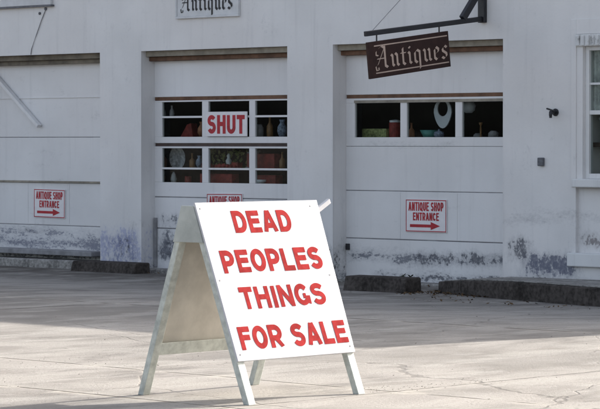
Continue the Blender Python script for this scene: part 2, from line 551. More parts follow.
def ground_material():
    t = NT('worn_concrete')
    big = t.noise(0.22, 4, 0.6)
    mid = t.noise(1.5, 6, 0.66, (1.2, 0.6, 1), off=(4, 9, 0), dist=0.5)
    pitch = t.noise(1.1, 6, 0.68, (1.7, 0.45, 1), off=(1, 2, 0), dist=0.4)
    fine = t.noise(42, 4, 0.7)
    grit = t.noise(150, 3, 0.7, off=(8, 3, 0))
    base = t.mix(t.ramp(big, 0.40, 0.58), (0.205, 0.193, 0.178), (0.330, 0.310, 0.284))
    base = t.mix(t.math('MULTIPLY', t.ramp(mid, 0.42, 0.66), 0.65), base, (0.185, 0.172, 0.156))
    base = t.mix(t.math('MULTIPLY', t.ramp(pitch, 0.50, 0.60), 0.55), base, (0.385, 0.366, 0.336))
    base = t.mix(t.math('MULTIPLY', t.ramp(fine, 0.48, 0.68), 0.5), base, (0.17, 0.155, 0.135))
    base = t.mix(t.math('MULTIPLY', t.ramp(grit, 0.55, 0.75), 0.30), base, (0.46, 0.43, 0.39))
    p = t.xyz()
    wob = t.math('MULTIPLY', t.math('SUBTRACT', t.noise(1.1, 5, 0.65, off=(3, 3, 0)), 0.5), 0.22)
    wob2 = t.math('MULTIPLY', t.math('SUBTRACT', t.noise(0.9, 5, 0.65, off=(13, 7, 0)), 0.5), 0.22)
    gate = t.noise(1.7, 3, 0.6, off=(21, 4, 0))
    hgt = t.math('ADD', t.math('MULTIPLY', fine, 0.6), t.math('MULTIPLY', grit, 0.3))
    # slab joints: constant y and constant x, broken, crumbling, with pale worn lips
    for axis, at_, w, wb in ((1, -13.24, 0.018, wob), (1, -11.72, 0.016, wob2), (1, -6.4, 0.04, wob2), (0, 11.30, 0.010, wob), (0, 2.6, 0.03, wob), (1, -16.6, 0.014, wob)):
        d = t.math('ABSOLUTE', t.math('ADD', t.math('SUBTRACT', p[axis], at_), t.math('MULTIPLY', wb, 0.5)))
        lip = t.math('MULTIPLY', t.ramp(d, 0.03, 0.16, 1, 0), t.ramp(mid, 0.45, 0.6))
        base = t.mix(t.math('MULTIPLY', lip, 0.5), base, (0.47, 0.44, 0.39))
        k = t.math('MULTIPLY', t.ramp(d, w * 0.5, w * 1.3, 1, 0), t.ramp(gate, 0.40, 0.52))
        base = t.mix(t.math('MULTIPLY', k, 0.8), base, (0.07, 0.06, 0.05))
        hgt = t.math('SUBTRACT', hgt, t.math('MULTIPLY', k, 1.2))
    # oil and tyre stains
    st = t.noise(0.8, 6, 0.7, (1.5, 0.5, 1), off=(31, 12, 0), dist=0.3)
    base = t.mix(t.math('MULTIPLY', t.ramp(st, 0.53, 0.66), 0.6), base, (0.12, 0.112, 0.105))
    ck = t.n('ShaderNodeTexVoronoi')
    ck.feature = 'DISTANCE_TO_EDGE'
    ck.inputs['Scale'].default_value = 0.33
    wv = t.n('ShaderNodeVectorMath')
    wv.operation = 'ADD'
    nzc = t.n('ShaderNodeTexNoise')
    nzc.inputs['Scale'].default_value = 1.3
    nzc.inputs['Detail'].default_value = 6
    t.l(t.pos, nzc.inputs['Vector'])
    t.l(t.pos, wv.inputs[0])
    wsc = t.n('ShaderNodeVectorMath')
    wsc.operation = 'SCALE'
    wsc.inputs['Scale'].default_value = 0.45
    t.l(nzc.outputs['Color'], wsc.inputs[0])
    t.l(wsc.outputs[0], wv.inputs[1])
    t.l(wv.outputs[0], ck.inputs['Vector'])
    kc = t.math('MULTIPLY', t.ramp(ck.outputs['Distance'], 0.001, 0.005, 1, 0), t.ramp(big, 0.44, 0.54))
    base = t.mix(t.math('MULTIPLY', kc, 0.38), base, (0.075, 0.068, 0.06))
    hgt = t.math('SUBTRACT', hgt, t.math('MULTIPLY', kc, 0.35))
    # earth and moss washed up against the foot of the wall
    wash = t.math('MULTIPLY', t.ramp(p[1], -3.4, -0.6), t.ramp(t.noise(1.6, 6, 0.7, off=(2, 8, 0)), 0.36, 0.60))
    base = t.mix(t.math('MULTIPLY', wash, 0.75), base, (0.075, 0.065, 0.055))
    spots = t.noise(3.1, 3, 0.6, (0.6, 1.0, 1), off=(5, 17, 0))
    base = t.mix(t.math('MULTIPLY', t.ramp(spots, 0.70, 0.74), 0.7), base, (0.06, 0.055, 0.05))
    t.bump(hgt, 0.8, 0.014)
    return t.done(base, 0.88, 0.2)


m_ground = ground_material()


# ---------------------------------------------------------------- ground
def gz(x, y):
    a = min(1, max(0, (y + 7.0) / 5.5))
    return -0.12 * a * a * (3 - 2 * a)


def build_ground():
    xs = [-600, -200, -60, -30] + [-20 + i * 0.5 for i in range(101)] + [40, 80, 200, 600]
    ys = [-600, -200, -80, -40] + [-30 + i * 0.4 for i in range(86)] + [12, 40, 200, 600]
    v = [(x, y, gz(x, y)) for y in ys for x in xs]
    n = len(xs)
    f = [(j * n + i, j * n + i + 1, (j + 1) * n + i + 1, (j + 1) * n + i) for j in range(len(ys) - 1) for i in range(n - 1)]
    mb = MB()
    mb.add(v, f)
    o = mb.build('ground', m_ground, smooth=True)
    o['kind'] = 'structure'


build_ground()

# ---------------------------------------------------------------- the shop building
DEPTH = 0.25
X0, X1, TOP, BACK = -14.0, 10.3, 4.92, 9.0
DOORS = [(-7.55, -4.74), (-3.90, -1.11), (-0.30, 2.51)]
LINT = 2.90
WIN = (3.72, 4.92, 1.23, 2.78)

shop = thing('antique_shop', 'long white painted garage building with three overhead doors used as antique shop', 'building', (0, 0, -0.12))


def wall_grid(openings, y, thick):
    xs = sorted({X0, X1} | {o[0] for o in openings} | {o[1] for o in openings})
    zs = sorted({-0.3, TOP} | {o[2] for o in openings} | {o[3] for o in openings} - {-0.3})
    mb = MB()

    def solid(i, j):
        if not (0 <= i < len(xs) - 1 and 0 <= j < len(zs) - 1):
            return False
        cx, cz = (xs[i] + xs[i + 1]) / 2, (zs[j] + zs[j + 1]) / 2
        return not any(o[0] < cx < o[1] and o[2] < cz < o[3] for o in openings)
    for i in range(len(xs) - 1):
        for j in range(len(zs) - 1):
            if not solid(i, j):
                continue
            a, b, c, d = xs[i], xs[i + 1], zs[j], zs[j + 1]
            mb.add([(a, y, c), (b, y, c), (b, y, d), (a, y, d)], [(0, 1, 2, 3)])
            mb.add([(a, y + thick, c), (b, y + thick, c), (b, y + thick, d), (a, y + thick, d)], [(3, 2, 1, 0)])
            for (di, dj, p, q) in ((-1, 0, (a, c), (a, d)), (1, 0, (b, c), (b, d)), (0, -1, (a, c), (b, c)), (0, 1, (a, d), (b, d))):
                if not solid(i + di, j + dj):
                    mb.add([(p[0], y, p[1]), (q[0], y, q[1]), (q[0], y + thick, q[1]), (p[0], y + thick, p[1])], [(0, 1, 2, 3)])
    return mb


ops = [(a, b, -0.3, LINT) for a, b in DOORS] + [WIN, (3.62, 4.98, 0.36, 1.13)]
front = wall_grid(ops, 0.0, 0.34)
front.build('front_wall', m_wall, shop)
MB().box(3.62, 4.98, 0.05, 0.33, 0.36, 1.13).build('recessed_panel', m_wall, shop)
MB().box(X0, X0 + 0.3, 0.34, BACK, -0.3, TOP).box(X1 - 0.3, X1, 0.34, BACK, -0.3, TOP).box(X0 + 0.3, X1 - 0.3, BACK - 0.3, BACK, -0.3, TOP).build('side_wall', m_wall, shop)
MB().box(X0 + 0.3, X1 - 0.3, 0.34, BACK - 0.3, 4.4, 4.6).build('roof', m_roof, shop)
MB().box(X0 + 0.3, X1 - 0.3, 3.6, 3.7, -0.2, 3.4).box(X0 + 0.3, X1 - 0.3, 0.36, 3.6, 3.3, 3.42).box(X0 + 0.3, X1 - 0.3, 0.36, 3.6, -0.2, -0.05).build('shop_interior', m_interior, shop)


def garage_door(x0, x1, mat, bands, seams, joints, seam_mat, head_mats, label):
    """sectional overhead door: solid bands (z0,z1) joined by dark gaps, plus rows of windows given as solids with openings"""
    d = bands['faces']
    mb = MB()
    yf, yb = DEPTH, DEPTH + 0.045
    for (z0, z1, wins) in d:
        if not wins:
            mb.box(x0, x1, yf, yb, z0, z1)
            continue
        w0, w1 = wins[0][2], wins[0][3]
        mb.box(x0, x1, yf, yb, z0, w0)
        mb.box(x0, x1, yf, yb, w1, z1)
        edge = x0
        for (a, b, _, _) in wins:
            mb.box(edge, a, yf, yb, w0, w1)
            edge = b
        mb.box(edge, x1, yf, yb, w0, w1)
    door = mb.build('garage_door', mat, shop, 0.004)
    door['label'] = label
    sm = MB()
    for z in seams:
        sm.box(x0 + 0.005, x1 - 0.005, yf + 0.005, yb - 0.004, z - 0.012, z + 0.012)
    if seams:
        sm.build('section_seam', m_seam, door)
    for (xj, z0, z1) in joints:
        MB().box(xj - 0.006, xj + 0.006, yf - 0.004, yf + 0.002, z0, z1).build('stile_joint', mat, door)
    # head boards above the door
    h0, h1, h2 = head_mats
    MB().box(x0, x1, yf - 0.16, yf - 0.01, LINT - 0.075, LINT - 0.002).build('head_board', h0, door, 0.004)
    MB().box(x0, x1, yf - 0.10, yf - 0.004, LINT - 0.135, LINT - 0.077).build('head_stop', h1, door, 0.004)
    return door


def window_row(door, wins, mat, munt=None):
    for (a, b, z0, z1) in wins:
        MB().box(a - 0.004, b + 0.004, DEPTH + 0.020, DEPTH + 0.026, z0 - 0.004, z1 + 0.004).build('window_pane', m_glass, door)
        f = MB()
        if munt:
            f.box(a, b, DEPTH + 0.002, DEPTH + 0.019, munt - 0.013, munt + 0.013)
            f.build('glazing_bar', mat, door)


# left door (blank)
d1 = garage_door(-7.55, -4.74, m_door_far, {'faces': [(-0.06, 0.464, None), (0.476, 1.075, None), (1.092, 1.722, None), (1.733, 2.77, None)]},
                 [0.47, 1.084, 1.728], [(-6.58, 0.5, 1.06), (-5.68, 0.5, 1.06)], m_seam, (m_wood_dark, m_wood_dark, None),
                 'blank sectional garage door at the left with a diagonal brace')
MB().box(-7.54, -4.75, DEPTH - 0.012, DEPTH - 0.001, 2.286, 2.298).build('panel_bead', m_door_far, d1)
MB().box(-7.54, -4.75, DEPTH - 0.03, DEPTH - 0.001, 1.08, 1.105).build('seam_ledge', m_wood_grey, d1)
MB().bar((-7.42, DEPTH - 0.05, 2.76), (-6.27, DEPTH - 0.05, 1.885), 0.05, 0.075, (0, -1, 0)).build('diagonal_brace', m_door_far, d1, 0.006)
# low worn ledge under it
MB().box(-7.55, -4.76, -0.10, DEPTH + 0.04, -0.2, 0.0).build('door_sill', m_concrete_mid, d1, 0.02)
MB().box(-7.55, -4.9, -0.03, DEPTH - 0.02, 0.06, 0.13).build('bottom_rail', m_seam, d1, 0.01)

# middle door: two rows of three sashes
mw1 = [(-3.75, -2.96, 1.73, 2.205), (-2.84, -2.06, 1.73, 2.205), (-1.95, -1.22, 1.73, 2.205)]
mw2 = [(-3.75, -2.96, 1.11, 1.575), (-2.84, -2.06, 1.11, 1.575), (-1.95, -1.22, 1.11, 1.575)]
d2 = garage_door(-3.90, -1.11, m_door_mid, {'faces': [(-0.08, 0.47, None), (0.486, 0.90, None), (0.915, 1.60, mw2), (1.645, 2.225, mw1), (2.275, 2.765, None)]},
                 [0.478, 0.908], [], m_seam, (m_wood_grey, m_wood_brown, None), 'garage door with two rows of three windows')
window_row(d2, mw1, m_door_mid, 2.0)
window_row(d2, mw2, m_door_mid, 1.30)
MB().box(-3.89, -1.12, DEPTH + 0.004, DEPTH + 0.04, 2.226, 2.274).build('weather_strip', m_wood_brown, d2)
MB().box(-3.89, -1.12, DEPTH + 0.012, DEPTH + 0.04, 1.601, 1.644).build('sash_gap_shade', m_seam_shade, d2)  # dark strip that paints the seam shadow between the two window sections
MB().bar((-3.86, DEPTH - 0.02, -0.05), (-3.86, DEPTH - 0.02, 0.62), 0.04, 0.03, (0, 1, 0)).build('track_guide', m_seam, d2)
MB().box(-3.90, -1.11, -0.02, DEPTH + 0.04, -0.3, -0.07).build('door_sill', m_concrete_mid, d2, 0.015)

# right door: one row of three windows
rw = [(-0.15, 0.63, 1.72, 2.155), (0.74, 1.54, 1.72, 2.155), (1.65, 2.40, 1.72, 2.155)]
d3 = garage_door(-0.30, 2.51, m_door_near, {'faces': [(-0.10, 0.425, None), (0.439, 1.036, None), (1.047, 1.603, None), (1.607, 2.215, rw), (2.262, 2.765, None)]},
                 [0.432, 1.042], [(0.63, 0.45, 1.03), (1.57, 0.45, 1.03)], m_seam, (m_wood_grey, m_wood_brown, None),
                 'garage door with one row of three windows')
window_row(d3, rw, m_door_near)
MB().box(-0.29, 2.50, DEPTH + 0.004, DEPTH + 0.04, 2.216, 2.261).build('weather_strip', m_wood_brown, d3)
MB().box(-0.15, 2.40, DEPTH - 0.014, DEPTH + 0.001, 2.157, 2.190).build('window_head', m_wood_grey, d3)
MB().box(-0.30, 2.51, -0.02, DEPTH + 0.04, -0.3, -0.09).build('door_sill', m_concrete_mid, d3, 0.015)
MB().box(-0.28, -0.23, DEPTH - 0.035, DEPTH - 0.002, 0.28, 0.36).build('latch', m_iron, d3, 0.005)

# sash window at the right
wx0, wx1, wz0, wz1 = WIN
wf = MB()
for (a, b) in ((wx0, wx0 + 0.055), (wx1 - 0.055, wx1)):
    wf.box(a, b, 0.05, 0.13, wz0, wz1)
wf.box(wx0 + 0.055, wx1 - 0.055, 0.05, 0.13, wz0, wz0 + 0.06)
wf.box(wx0 + 0.055, wx1 - 0.055, 0.05, 0.13, wz1 - 0.05, wz1)
wf.box(wx0 + 0.055, wx1 - 0.055, 0.06, 0.12, 1.98, 2.03)
win = wf.build('sash_window', m_trim, shop, 0.005)
MB().box(wx0 + 0.05, wx1 - 0.05, 0.085, 0.091, wz0 + 0.05, wz1 - 0.045).build('window_pane', m_glass, win)
MB().box(wx0 + 0.055, wx1 - 0.055, 0.066, 0.084, 2.33, 2.355).build('glazing_bar', m_trim, win)
MB().box(wx0 - 0.09, wx1 + 0.09, -0.09, 0.10, wz0 - 0.10, wz0 - 0.002).build('window_sill', m_trim, win, 0.012)
lin = MB().box(wx0 - 0.09, wx1 + 0.09, -0.035, 0.0, wz1 + 0.003, wz1 + 0.14)
for k in range(20):
    xx = wx0 - 0.07 + k * 0.072
    lin.box(xx, xx + 0.05, -0.048, -0.035, wz1 + 0.012, wz1 + 0.125)
lin.build('window_lintel', m_trim, win)
tr = MB().box(wx0 - 0.165, wx0 - 0.09, -0.014, 0.0, wz0 - 0.10, 3.10).box(wx1 + 0.09, wx1 + 0.165, -0.014, 0.0, wz0 - 0.10, 3.10)
tr.box(wx0 - 0.09, wx1 + 0.09, -0.014, 0.0, wz1 + 0.143, 3.10)
tr.build('window_surround', m_wall, win, 0.004)
MB().box(3.54, 5.06, -0.07, 0.048, 0.20, 0.358).build('panel_ledge', m_trim, shop, 0.012)

# ---------------------------------------------------------------- kerbs and stops along the wall
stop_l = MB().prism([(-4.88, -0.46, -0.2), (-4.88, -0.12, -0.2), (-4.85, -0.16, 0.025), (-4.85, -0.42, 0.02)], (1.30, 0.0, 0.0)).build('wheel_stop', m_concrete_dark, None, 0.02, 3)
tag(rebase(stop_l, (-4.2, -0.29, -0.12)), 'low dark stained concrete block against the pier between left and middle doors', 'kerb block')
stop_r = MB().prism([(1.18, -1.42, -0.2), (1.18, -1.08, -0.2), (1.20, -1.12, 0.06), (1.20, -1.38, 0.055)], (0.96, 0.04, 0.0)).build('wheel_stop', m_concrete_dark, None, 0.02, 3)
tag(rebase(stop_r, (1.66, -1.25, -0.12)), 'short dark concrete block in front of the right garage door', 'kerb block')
ring = [(2.35, -1.00), (2.9, -1.22), (3.8, -1.50), (5.2, -1.84), (7.2, -2.15), (11.0, -2.35), (11.0, -0.02), (2.60, -0.02)]
walk = thing('raised_kerb', 'long raised dark kerb running along the wall below the sash window', 'kerb', (6, -1.2, -0.12))
n = len(ring)
for nm, mt, grow, zz in (('kerb_face', m_concrete_dark, 0.0, None), ('kerb_top', m_concrete_mid, -0.06, 0.012)):  # paler top, darker face: how light falls on the kerb put into colour
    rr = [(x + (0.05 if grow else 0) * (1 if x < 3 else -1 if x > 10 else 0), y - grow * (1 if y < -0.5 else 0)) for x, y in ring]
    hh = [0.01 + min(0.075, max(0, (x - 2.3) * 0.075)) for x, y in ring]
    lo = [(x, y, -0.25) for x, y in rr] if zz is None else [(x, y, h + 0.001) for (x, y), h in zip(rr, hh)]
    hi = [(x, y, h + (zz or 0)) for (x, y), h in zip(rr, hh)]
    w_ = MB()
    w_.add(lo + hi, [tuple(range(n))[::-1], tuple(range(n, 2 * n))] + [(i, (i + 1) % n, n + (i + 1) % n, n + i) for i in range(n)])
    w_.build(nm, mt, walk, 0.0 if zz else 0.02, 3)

# ---------------------------------------------------------------- sandwich board sign
def sandwich_board():
    root = thing('sandwich_board', 'white wooden A-frame sign with red capitals standing on the sunlit concrete', 'sign', (10.78, -12.50, 0))
    m_leg = simple('board_leg_paint', (0.50, 0.525, 0.48), 0.65, 0.24, 22)
    tf = NT('board_face_paint')
    sm1 = tf.noise(3.0, 5, 0.6, (1, 1, 1))
    br1 = tf.noise(2.0, 4, 0.6, (1, 22, 1.2))
    dirt = tf.noise(9.0, 7, 0.72, (1, 1, 1), off=(4, 2, 2))
    cf = tf.mix(tf.ramp(sm1, 0.3, 0.7), (0.53, 0.53, 0.55), (0.585, 0.585, 0.60))
    cf = tf.mix(tf.math('MULTIPLY', tf.ramp(br1, 0.45, 0.7), 0.4), cf, (0.49, 0.49, 0.50))
    cf = tf.mix(tf.math('MULTIPLY', tf.ramp(dirt, 0.60, 0.72), 0.30), cf, (0.42, 0.40, 0.36))
    tf.bump(br1, 0.12, 0.003)
    m_face = tf.done(cf, 0.75, 0.18)
    m_ply = simple('bare_plywood', (0.56, 0.53, 0.465), 0.75, 0.16, 6)
    m_gus = simple('weathered_board_paint', (0.40, 0.42, 0.39), 0.65, 0.2, 8)
    yl, yr = -13.065, -11.975
    # front plane: through (10.80, 1.26) and (11.19, .28)
    dz = Vector((0.39, 0, -0.98)).normalized()          # down the front face
    nf = Vector((-dz.z, 0, dz.x))                        # outward
    pf = Vector((10.80, 0, 1.26))

    def fpt(s, y, lift=0.0):
        return pf + dz * s + nf * lift + Vector((0, y, 0))
    # panel
    mb = MB()
    ring_ = [fpt(-0.012, yl, -0.001), fpt(-0.012, yr + 0.045, -0.001), fpt(1.063, yr, -0.001), fpt(1.063, yl, -0.001)]
    mb.prism([p - nf * 0.014 for p in ring_], nf * 0.015)
    panel = mb.build('front_panel', m_face, root, 0.003)
    for (sy, ss) in ((yl + 0.035, 0.03), (yr - 0.035, 0.03), (yl + 0.035, 1.02), (yr - 0.035, 1.02), (yl + 0.035, 0.52), (yr - 0.035, 0.52)):
        c_ = fpt(ss, sy, 0.0)
        MB().tube([c_ - nf * 0.004, c_ + nf * 0.002], 0.006, 10).build('screw', m_grey, panel)
    # lettering: rows of (text, y-left, y-right, s-bottom, s-top)
    lt = MB()
    o = pf.copy()
    for (txt, a, b, s_b, s_t, wob) in (('DEAD', -12.770, -12.235, 0.205, 0.052, 0.002), ('PEOPLES', -12.970, -12.045, 0.474, 0.318, 0.003),
                                       ('THINGS', -12.892, -12.110, 0.722, 0.572, 0.003), ('FOR SALE', -13.000, -12.008, 0.992, 0.836, 0.003)):
        lt = MB()
        bold_text(lt, txt, o, Vector((0, 1, 0)), -dz, a, b, -s_b, -s_t, nf, 0.0016, 0.235, 0.0, wob)
        lt.build('lettering', m_red, root)

    def leg(px, sgn, y0, y1, zt):
        # board leg; px(z) gives its outer face x
        a0, a1 = px(0.0), px(zt)
        t = 0.05 * sgn
        r_ = [(a0, y0, 0.0), (a0 - t, y0, 0.0), (a1 - t, y0, zt), (a1, y0, zt)]
        return MB().prism(r_, (0, y1 - y0, 0))
    fx = lambda z: 10.80 + (1.26 - z) * 0.39 / 0.98 - 0.017
    bx = lambda z: 10.25 + z * 0.345
    lw = 0.068
    for (y0, y1) in ((yl + 0.004, yl + lw), (yr - lw, yr - 0.002)):
        leg(fx, 1, y0, y1, 1.245).build('leg', m_leg, root, 0.004)
        leg(bx, -1, y0, y1, 1.245).build('leg', m_leg, root, 0.004)
    # back panel with its bottom rail
    q = 0.018
    ring_ = [(bx(1.185) + q, yl + lw + 0.0005, 1.185), (bx(1.185) + q, yr - lw - 0.0025, 1.185), (bx(0.30) + q, yr - lw - 0.0025, 0.30), (bx(0.30) + q, yl + lw + 0.0005, 0.30)]
    mb = MB().prism(ring_, (-0.013, 0, 0.004))
    mb.build('back_panel', m_ply, root, 0.002)
    rl = MB().prism([(bx(0.265) + 0.0205, yl + lw + 0.001, 0.265), (bx(0.345) + 0.0205, yl + lw + 0.001, 0.345), (bx(0.345) + 0.048, yl + lw + 0.001, 0.345), (bx(0.265) + 0.048, yl + lw + 0.001, 0.265)], (0, yr - yl - 2 * lw - 0.004, 0))
    rl.build('bottom_rail', m_leg, root, 0.003)
    # side gussets joining the legs at the top
    for (y0, y1) in ((yl - 0.010, yl + 0.002), (yr - 0.001, yr + 0.012)):
        MB().prism([(fx(1.250), y0, 1.250), (fx(1.015) - 0.002, y0, 1.015), (bx(1.015) + 0.002, y0, 1.015), (bx(1.250), y0, 1.250)], (0, y1 - y0, 0)).build('gusset', m_gus, root, 0.002)
    MB().box(bx(1.245) + 0.012, fx(1.245) - 0.006, yl + lw + 0.001, yr - lw - 0.003, 1.19, 1.245).build('top_rail', m_leg, root, 0.004)
    # wooden peg sticking out at the right-hand top corner
    MB().bar((10.795, yr + 0.02, 1.185), (10.795, yr + 0.165, 1.262), 0.030, 0.034).build('peg', m_face, root, 0.004)
    return root


sandwich_board()


# ---------------------------------------------------------------- flat signs on the facade
EX, EZ, NY = Vector((1, 0, 0)), Vector((0, 0, 1)), Vector((0, -1, 0))


def entrance_sign(x, z, label):
    """x,z: bottom left corner"""
    root = thing('entrance_sign', label, 'sign', (x + 0.34, DEPTH - 0.012, z), 'red on white entrance signs')
    w, h = 0.68, 0.41
    y = DEPTH - 0.016
    MB().box(x, x + w, y, DEPTH - 0.002, z, z + h).build('sign_board', m_board, root, 0.003)
    o = Vector((x, y, z))
    e = MB()
    t = 0.011
    for (a, b, c, d) in ((0.006, w - 0.006, 0.006, 0.006 + t), (0.006, w - 0.006, h - 0.006 - t, h - 0.006), (0.006, 0.006 + t, 0.006 + t, h - 0.006 - t), (w - 0.006 - t, w - 0.006, 0.006 + t, h - 0.006 - t)):
        e.add([(x + a, y - 0.0015, z + c), (x + b, y - 0.0015, z + c), (x + b, y - 0.0015, z + d), (x + a, y - 0.0015, z + d)], [(0, 1, 2, 3)])
    e.build('border_line', m_red_dark, root)
    lt = MB()
    bold_text(lt, 'ANTIQUE SHOP', o, EX, EZ, 0.05, 0.63, 0.265, 0.375, NY, 0.0018, 0.17)
    lt.build('lettering', m_red_dark, root)
    lt = MB()
    bold_text(lt, 'ENTRANCE', o, EX, EZ, 0.125, 0.555, 0.145, 0.245, NY, 0.0018, 0.18)
    lt.build('lettering', m_red_dark, root)
    ar = MB()
    pts = [(0.075, 0.068), (0.42, 0.068), (0.42, 0.038), (0.575, 0.088), (0.42, 0.138), (0.42, 0.105), (0.075, 0.105)]
    ar.add([o + EX * a + EZ * (b - 0.008) + NY * 0.0018 for a, b in pts], [tuple(range(7))])
    ar.build('arrow', m_red_dark, root)
    return root


es = entrance_sign(0.735, 0.535, 'red and white arrow sign on the right garage door, fully in view')


def copy_thing(o, dx, dz_, label, tilt):
    r = o.copy()
    C.objects.link(r)
    r.location = o.location + Vector((dx, 0, dz_))
    r['label'] = label
    r.rotation_euler.y = tilt
    for ch in list(o.children):
        c = ch.copy()
        C.objects.link(c)
        c.parent = r
    return r


copy_thing(es, -0.735 - 6.435, 0.04, 'red and white arrow sign on the blank left garage door', 0.012)
copy_thing(es, -0.735 - 2.85, 0.025, 'red and white sign mostly hidden behind the top of the sandwich board', -0.010)

# SHUT board hung in front of the middle window
sh = thing('shut_sign', 'white board with red word SHUT hung across a window of the middle door', 'sign', (-2.47, DEPTH - 0.02, 1.74))
MB().box(-2.855, -2.075, DEPTH - 0.03, DEPTH - 0.012, 1.735, 2.065).build('sign_board', m_board, sh, 0.003)
lt = MB()
bold_text(lt, 'SHUT', (-2.855, DEPTH - 0.03, 1.735), EX, EZ, 0.035, 0.745, 0.035, 0.285, NY, 0.0018, 0.23, 0.0, 0.003)
lt.build('lettering', m_red_dark, sh)

# flat white blackletter sign above the middle door
ws = thing('wall_sign', 'flat white sign with black Gothic lettering high above the middle door', 'sign', (-2.575, 0, 3.34))
wy = -0.03
MB().box(-3.15, -2.00, wy, -0.002, 3.345, 3.72).build('sign_board', m_wsign, ws, 0.004)
fr = MB()
for (a, b, c, d) in ((-3.18, -1.97, 3.315, 3.345), (-3.18, -1.97, 3.72, 3.75), (-3.18, -3.15, 3.345, 3.72), (-2.00, -1.97, 3.345, 3.72)):
    fr.box(a, b, wy - 0.012, -0.002, c, d)
fr.build('sign_frame', m_wsign, ws, 0.004)
lt = MB()
gothic(lt, 'Antiques', (0, wy, 0), EX, EZ, NY, -3.09, -2.07, 3.415, 3.675, 0.24)
lt.build('lettering', m_black, ws)

# corner of a blank board high at the left
bb = thing('blank_board', 'plain white board cut off by the top left corner of the photo', 'sign', (-6.9, 0, 3.6))
MB().box(-8.1, -5.73, -0.05, -0.002, 3.60, 4.3).build('board', m_wsign, bb, 0.004)
MB().box(-8.12, -5.70, -0.06, -0.002, 3.575, 3.598).build('bottom_trim', m_grey, bb)
tag(rebase(MB().lathe((-5.88, 0.001, 3.545), [(0.022, 0), (0.022, 0.02), (0.012, 0.03)], 10, 'y').build('bolt', m_grey), (-5.88, 0, 3.545)), 'small dark bolt just under the corner of the blank board', 'bolt')
tag(rebase(MB().lathe((-6.01, 0.001, 3.485), [(0.020, 0), (0.020, 0.018), (0.01, 0.025)], 10, 'y').build('bolt', m_grey), (-6.01, 0, 3.485)), 'second dark bolt lower left below the blank board', 'bolt')
tag(rebase(MB().tube([(-5.87, -0.01, 3.55), (-5.96, -0.012, 3.40), (-6.07, -0.012, 3.2), (-6.19, -0.01, 2.98), (-6.21, -0.006, 2.905)], 0.006, 6).build('thin_cable', m_cable), (-6.2, 0, 2.9)), 'thin loose cable hanging from the blank board down to the left door', 'cable')

# ---------------------------------------------------------------- bracket and hanging sign
BX = 2.211
br = thing('sign_bracket', 'black iron bracket projecting from the wall above the right door', 'bracket', (BX, 0, 3.12))
MB().box(BX - 0.05, BX + 0.05, -0.06, -0.002, 3.10, 4.35).build('wall_plate', m_iron, br, 0.006)
MB().bar((BX, -0.05, 3.145), (BX, -2.12, 2.905), 0.05, 0.06).build('arm', m_iron, br, 0.008)
MB().bar((BX, -0.40, 3.135), (BX, -0.062, 3.52), 0.06, 0.085).build('brace', m_iron, br, 0.008)
MB().tube([(BX, -2.02, 2.93), (BX - 0.0, -1.0, 3.72), (BX, -0.02, 4.4)], 0.004, 6).build('guy_wire', m_cable, br)

hs = thing('hanging_sign', 'dark brown tilted sign with cream Gothic lettering hanging from the black bracket', 'sign', (BX, -1.35, 2.68))
# board in the plane x = BX, facing +x; corners measured (y, z)
BL, BR_ = Vector((BX, -2.045, 2.385)), Vector((BX, -0.630, 2.560))
TL = Vector((BX, -2.085, 2.815))
ex = (BR_ - BL).normalized()
W_ = (BR_ - BL).length
up = Vector((1, 0, 0)).cross(ex)
Hh = 0.425
MB().prism([BL - Vector((.018, 0, 0)), BR_ - Vector((.018, 0, 0)), BR_ + up * Hh - Vector((.018, 0, 0)), BL + up * Hh - Vector((.018, 0, 0))], (0.036, 0, 0)).build('sign_board', m_sign_brown, hs, 0.004)
nx = Vector((1, 0, 0))
o = BL + nx * 0.018
ln = MB()
for (a, b, c, d) in ((0.10, W_ - 0.03, 0.050, 0.064), (0.10, W_ - 0.03, Hh - 0.060, Hh - 0.046)):
    ln.add([o + ex * a + up * c + nx * .0015, o + ex * b + up * c + nx * .0015, o + ex * b + up * d + nx * .0015, o + ex * a + up * d + nx * .0015], [(0, 1, 2, 3)])
ln.build('border_line', m_cream, hs)
lt = MB()
gothic(lt, 'Antiques', o, ex, up, nx, 0.085, W_ - 0.03, 0.105, 0.365, 0.205)
lt.build('lettering', m_cream, hs)
for (yy) in (-1.925, -0.825):
    za = 3.145 - (-0.05 - yy) * 0.24 / 2.07
    s = (yy - BL.y)
    zb = BL.z + s * ex.z / ex.y + Hh
    MB().tube([(BX, yy, za + 0.02), (BX, yy, zb - 0.01)], 0.009, 8).build('hanger', m_iron, hs)

# small fittings on the wall
bib = thing('wall_tap', 'small black tap sticking out of the wall left of the sash window', 'tap', (3.32, 0, 2.01))
MB().lathe((3.32, 0.0, 2.01), [(0.045, 0), (0.045, 0.015), (0.022, 0.02), (0.020, 0.06)], 12, 'y').build('flange', m_iron, bib)
MB().tube([(3.32, -0.05, 2.01), (3.33, -0.11, 2.008), (3.345, -0.13, 1.975), (3.35, -0.135, 1.945)], [0.022, 0.022, 0.02, 0.017], 10).build('spout', m_iron, bib)
MB().bar((3.245, -0.075, 2.055), (3.355, -0.075, 2.025), 0.03, 0.018).build('handle', m_iron, bib, 0.004)
tag(rebase(MB().box(3.075, 3.155, -0.045, -0.001, 1.375, 1.475).build('socket_box', m_grey, None, 0.008), (3.115, 0, 1.375)), 'small dark grey box low on the wall below the tap', 'box')

m_leaf_dry = simple('dry_leaves', (0.085, 0.055, 0.030), 0.9, 0.7, 25, 0.1)
m_weed = simple('dark_weed_leaves', (0.030, 0.036, 0.020), 0.8, 0.5, 25, 0.2)


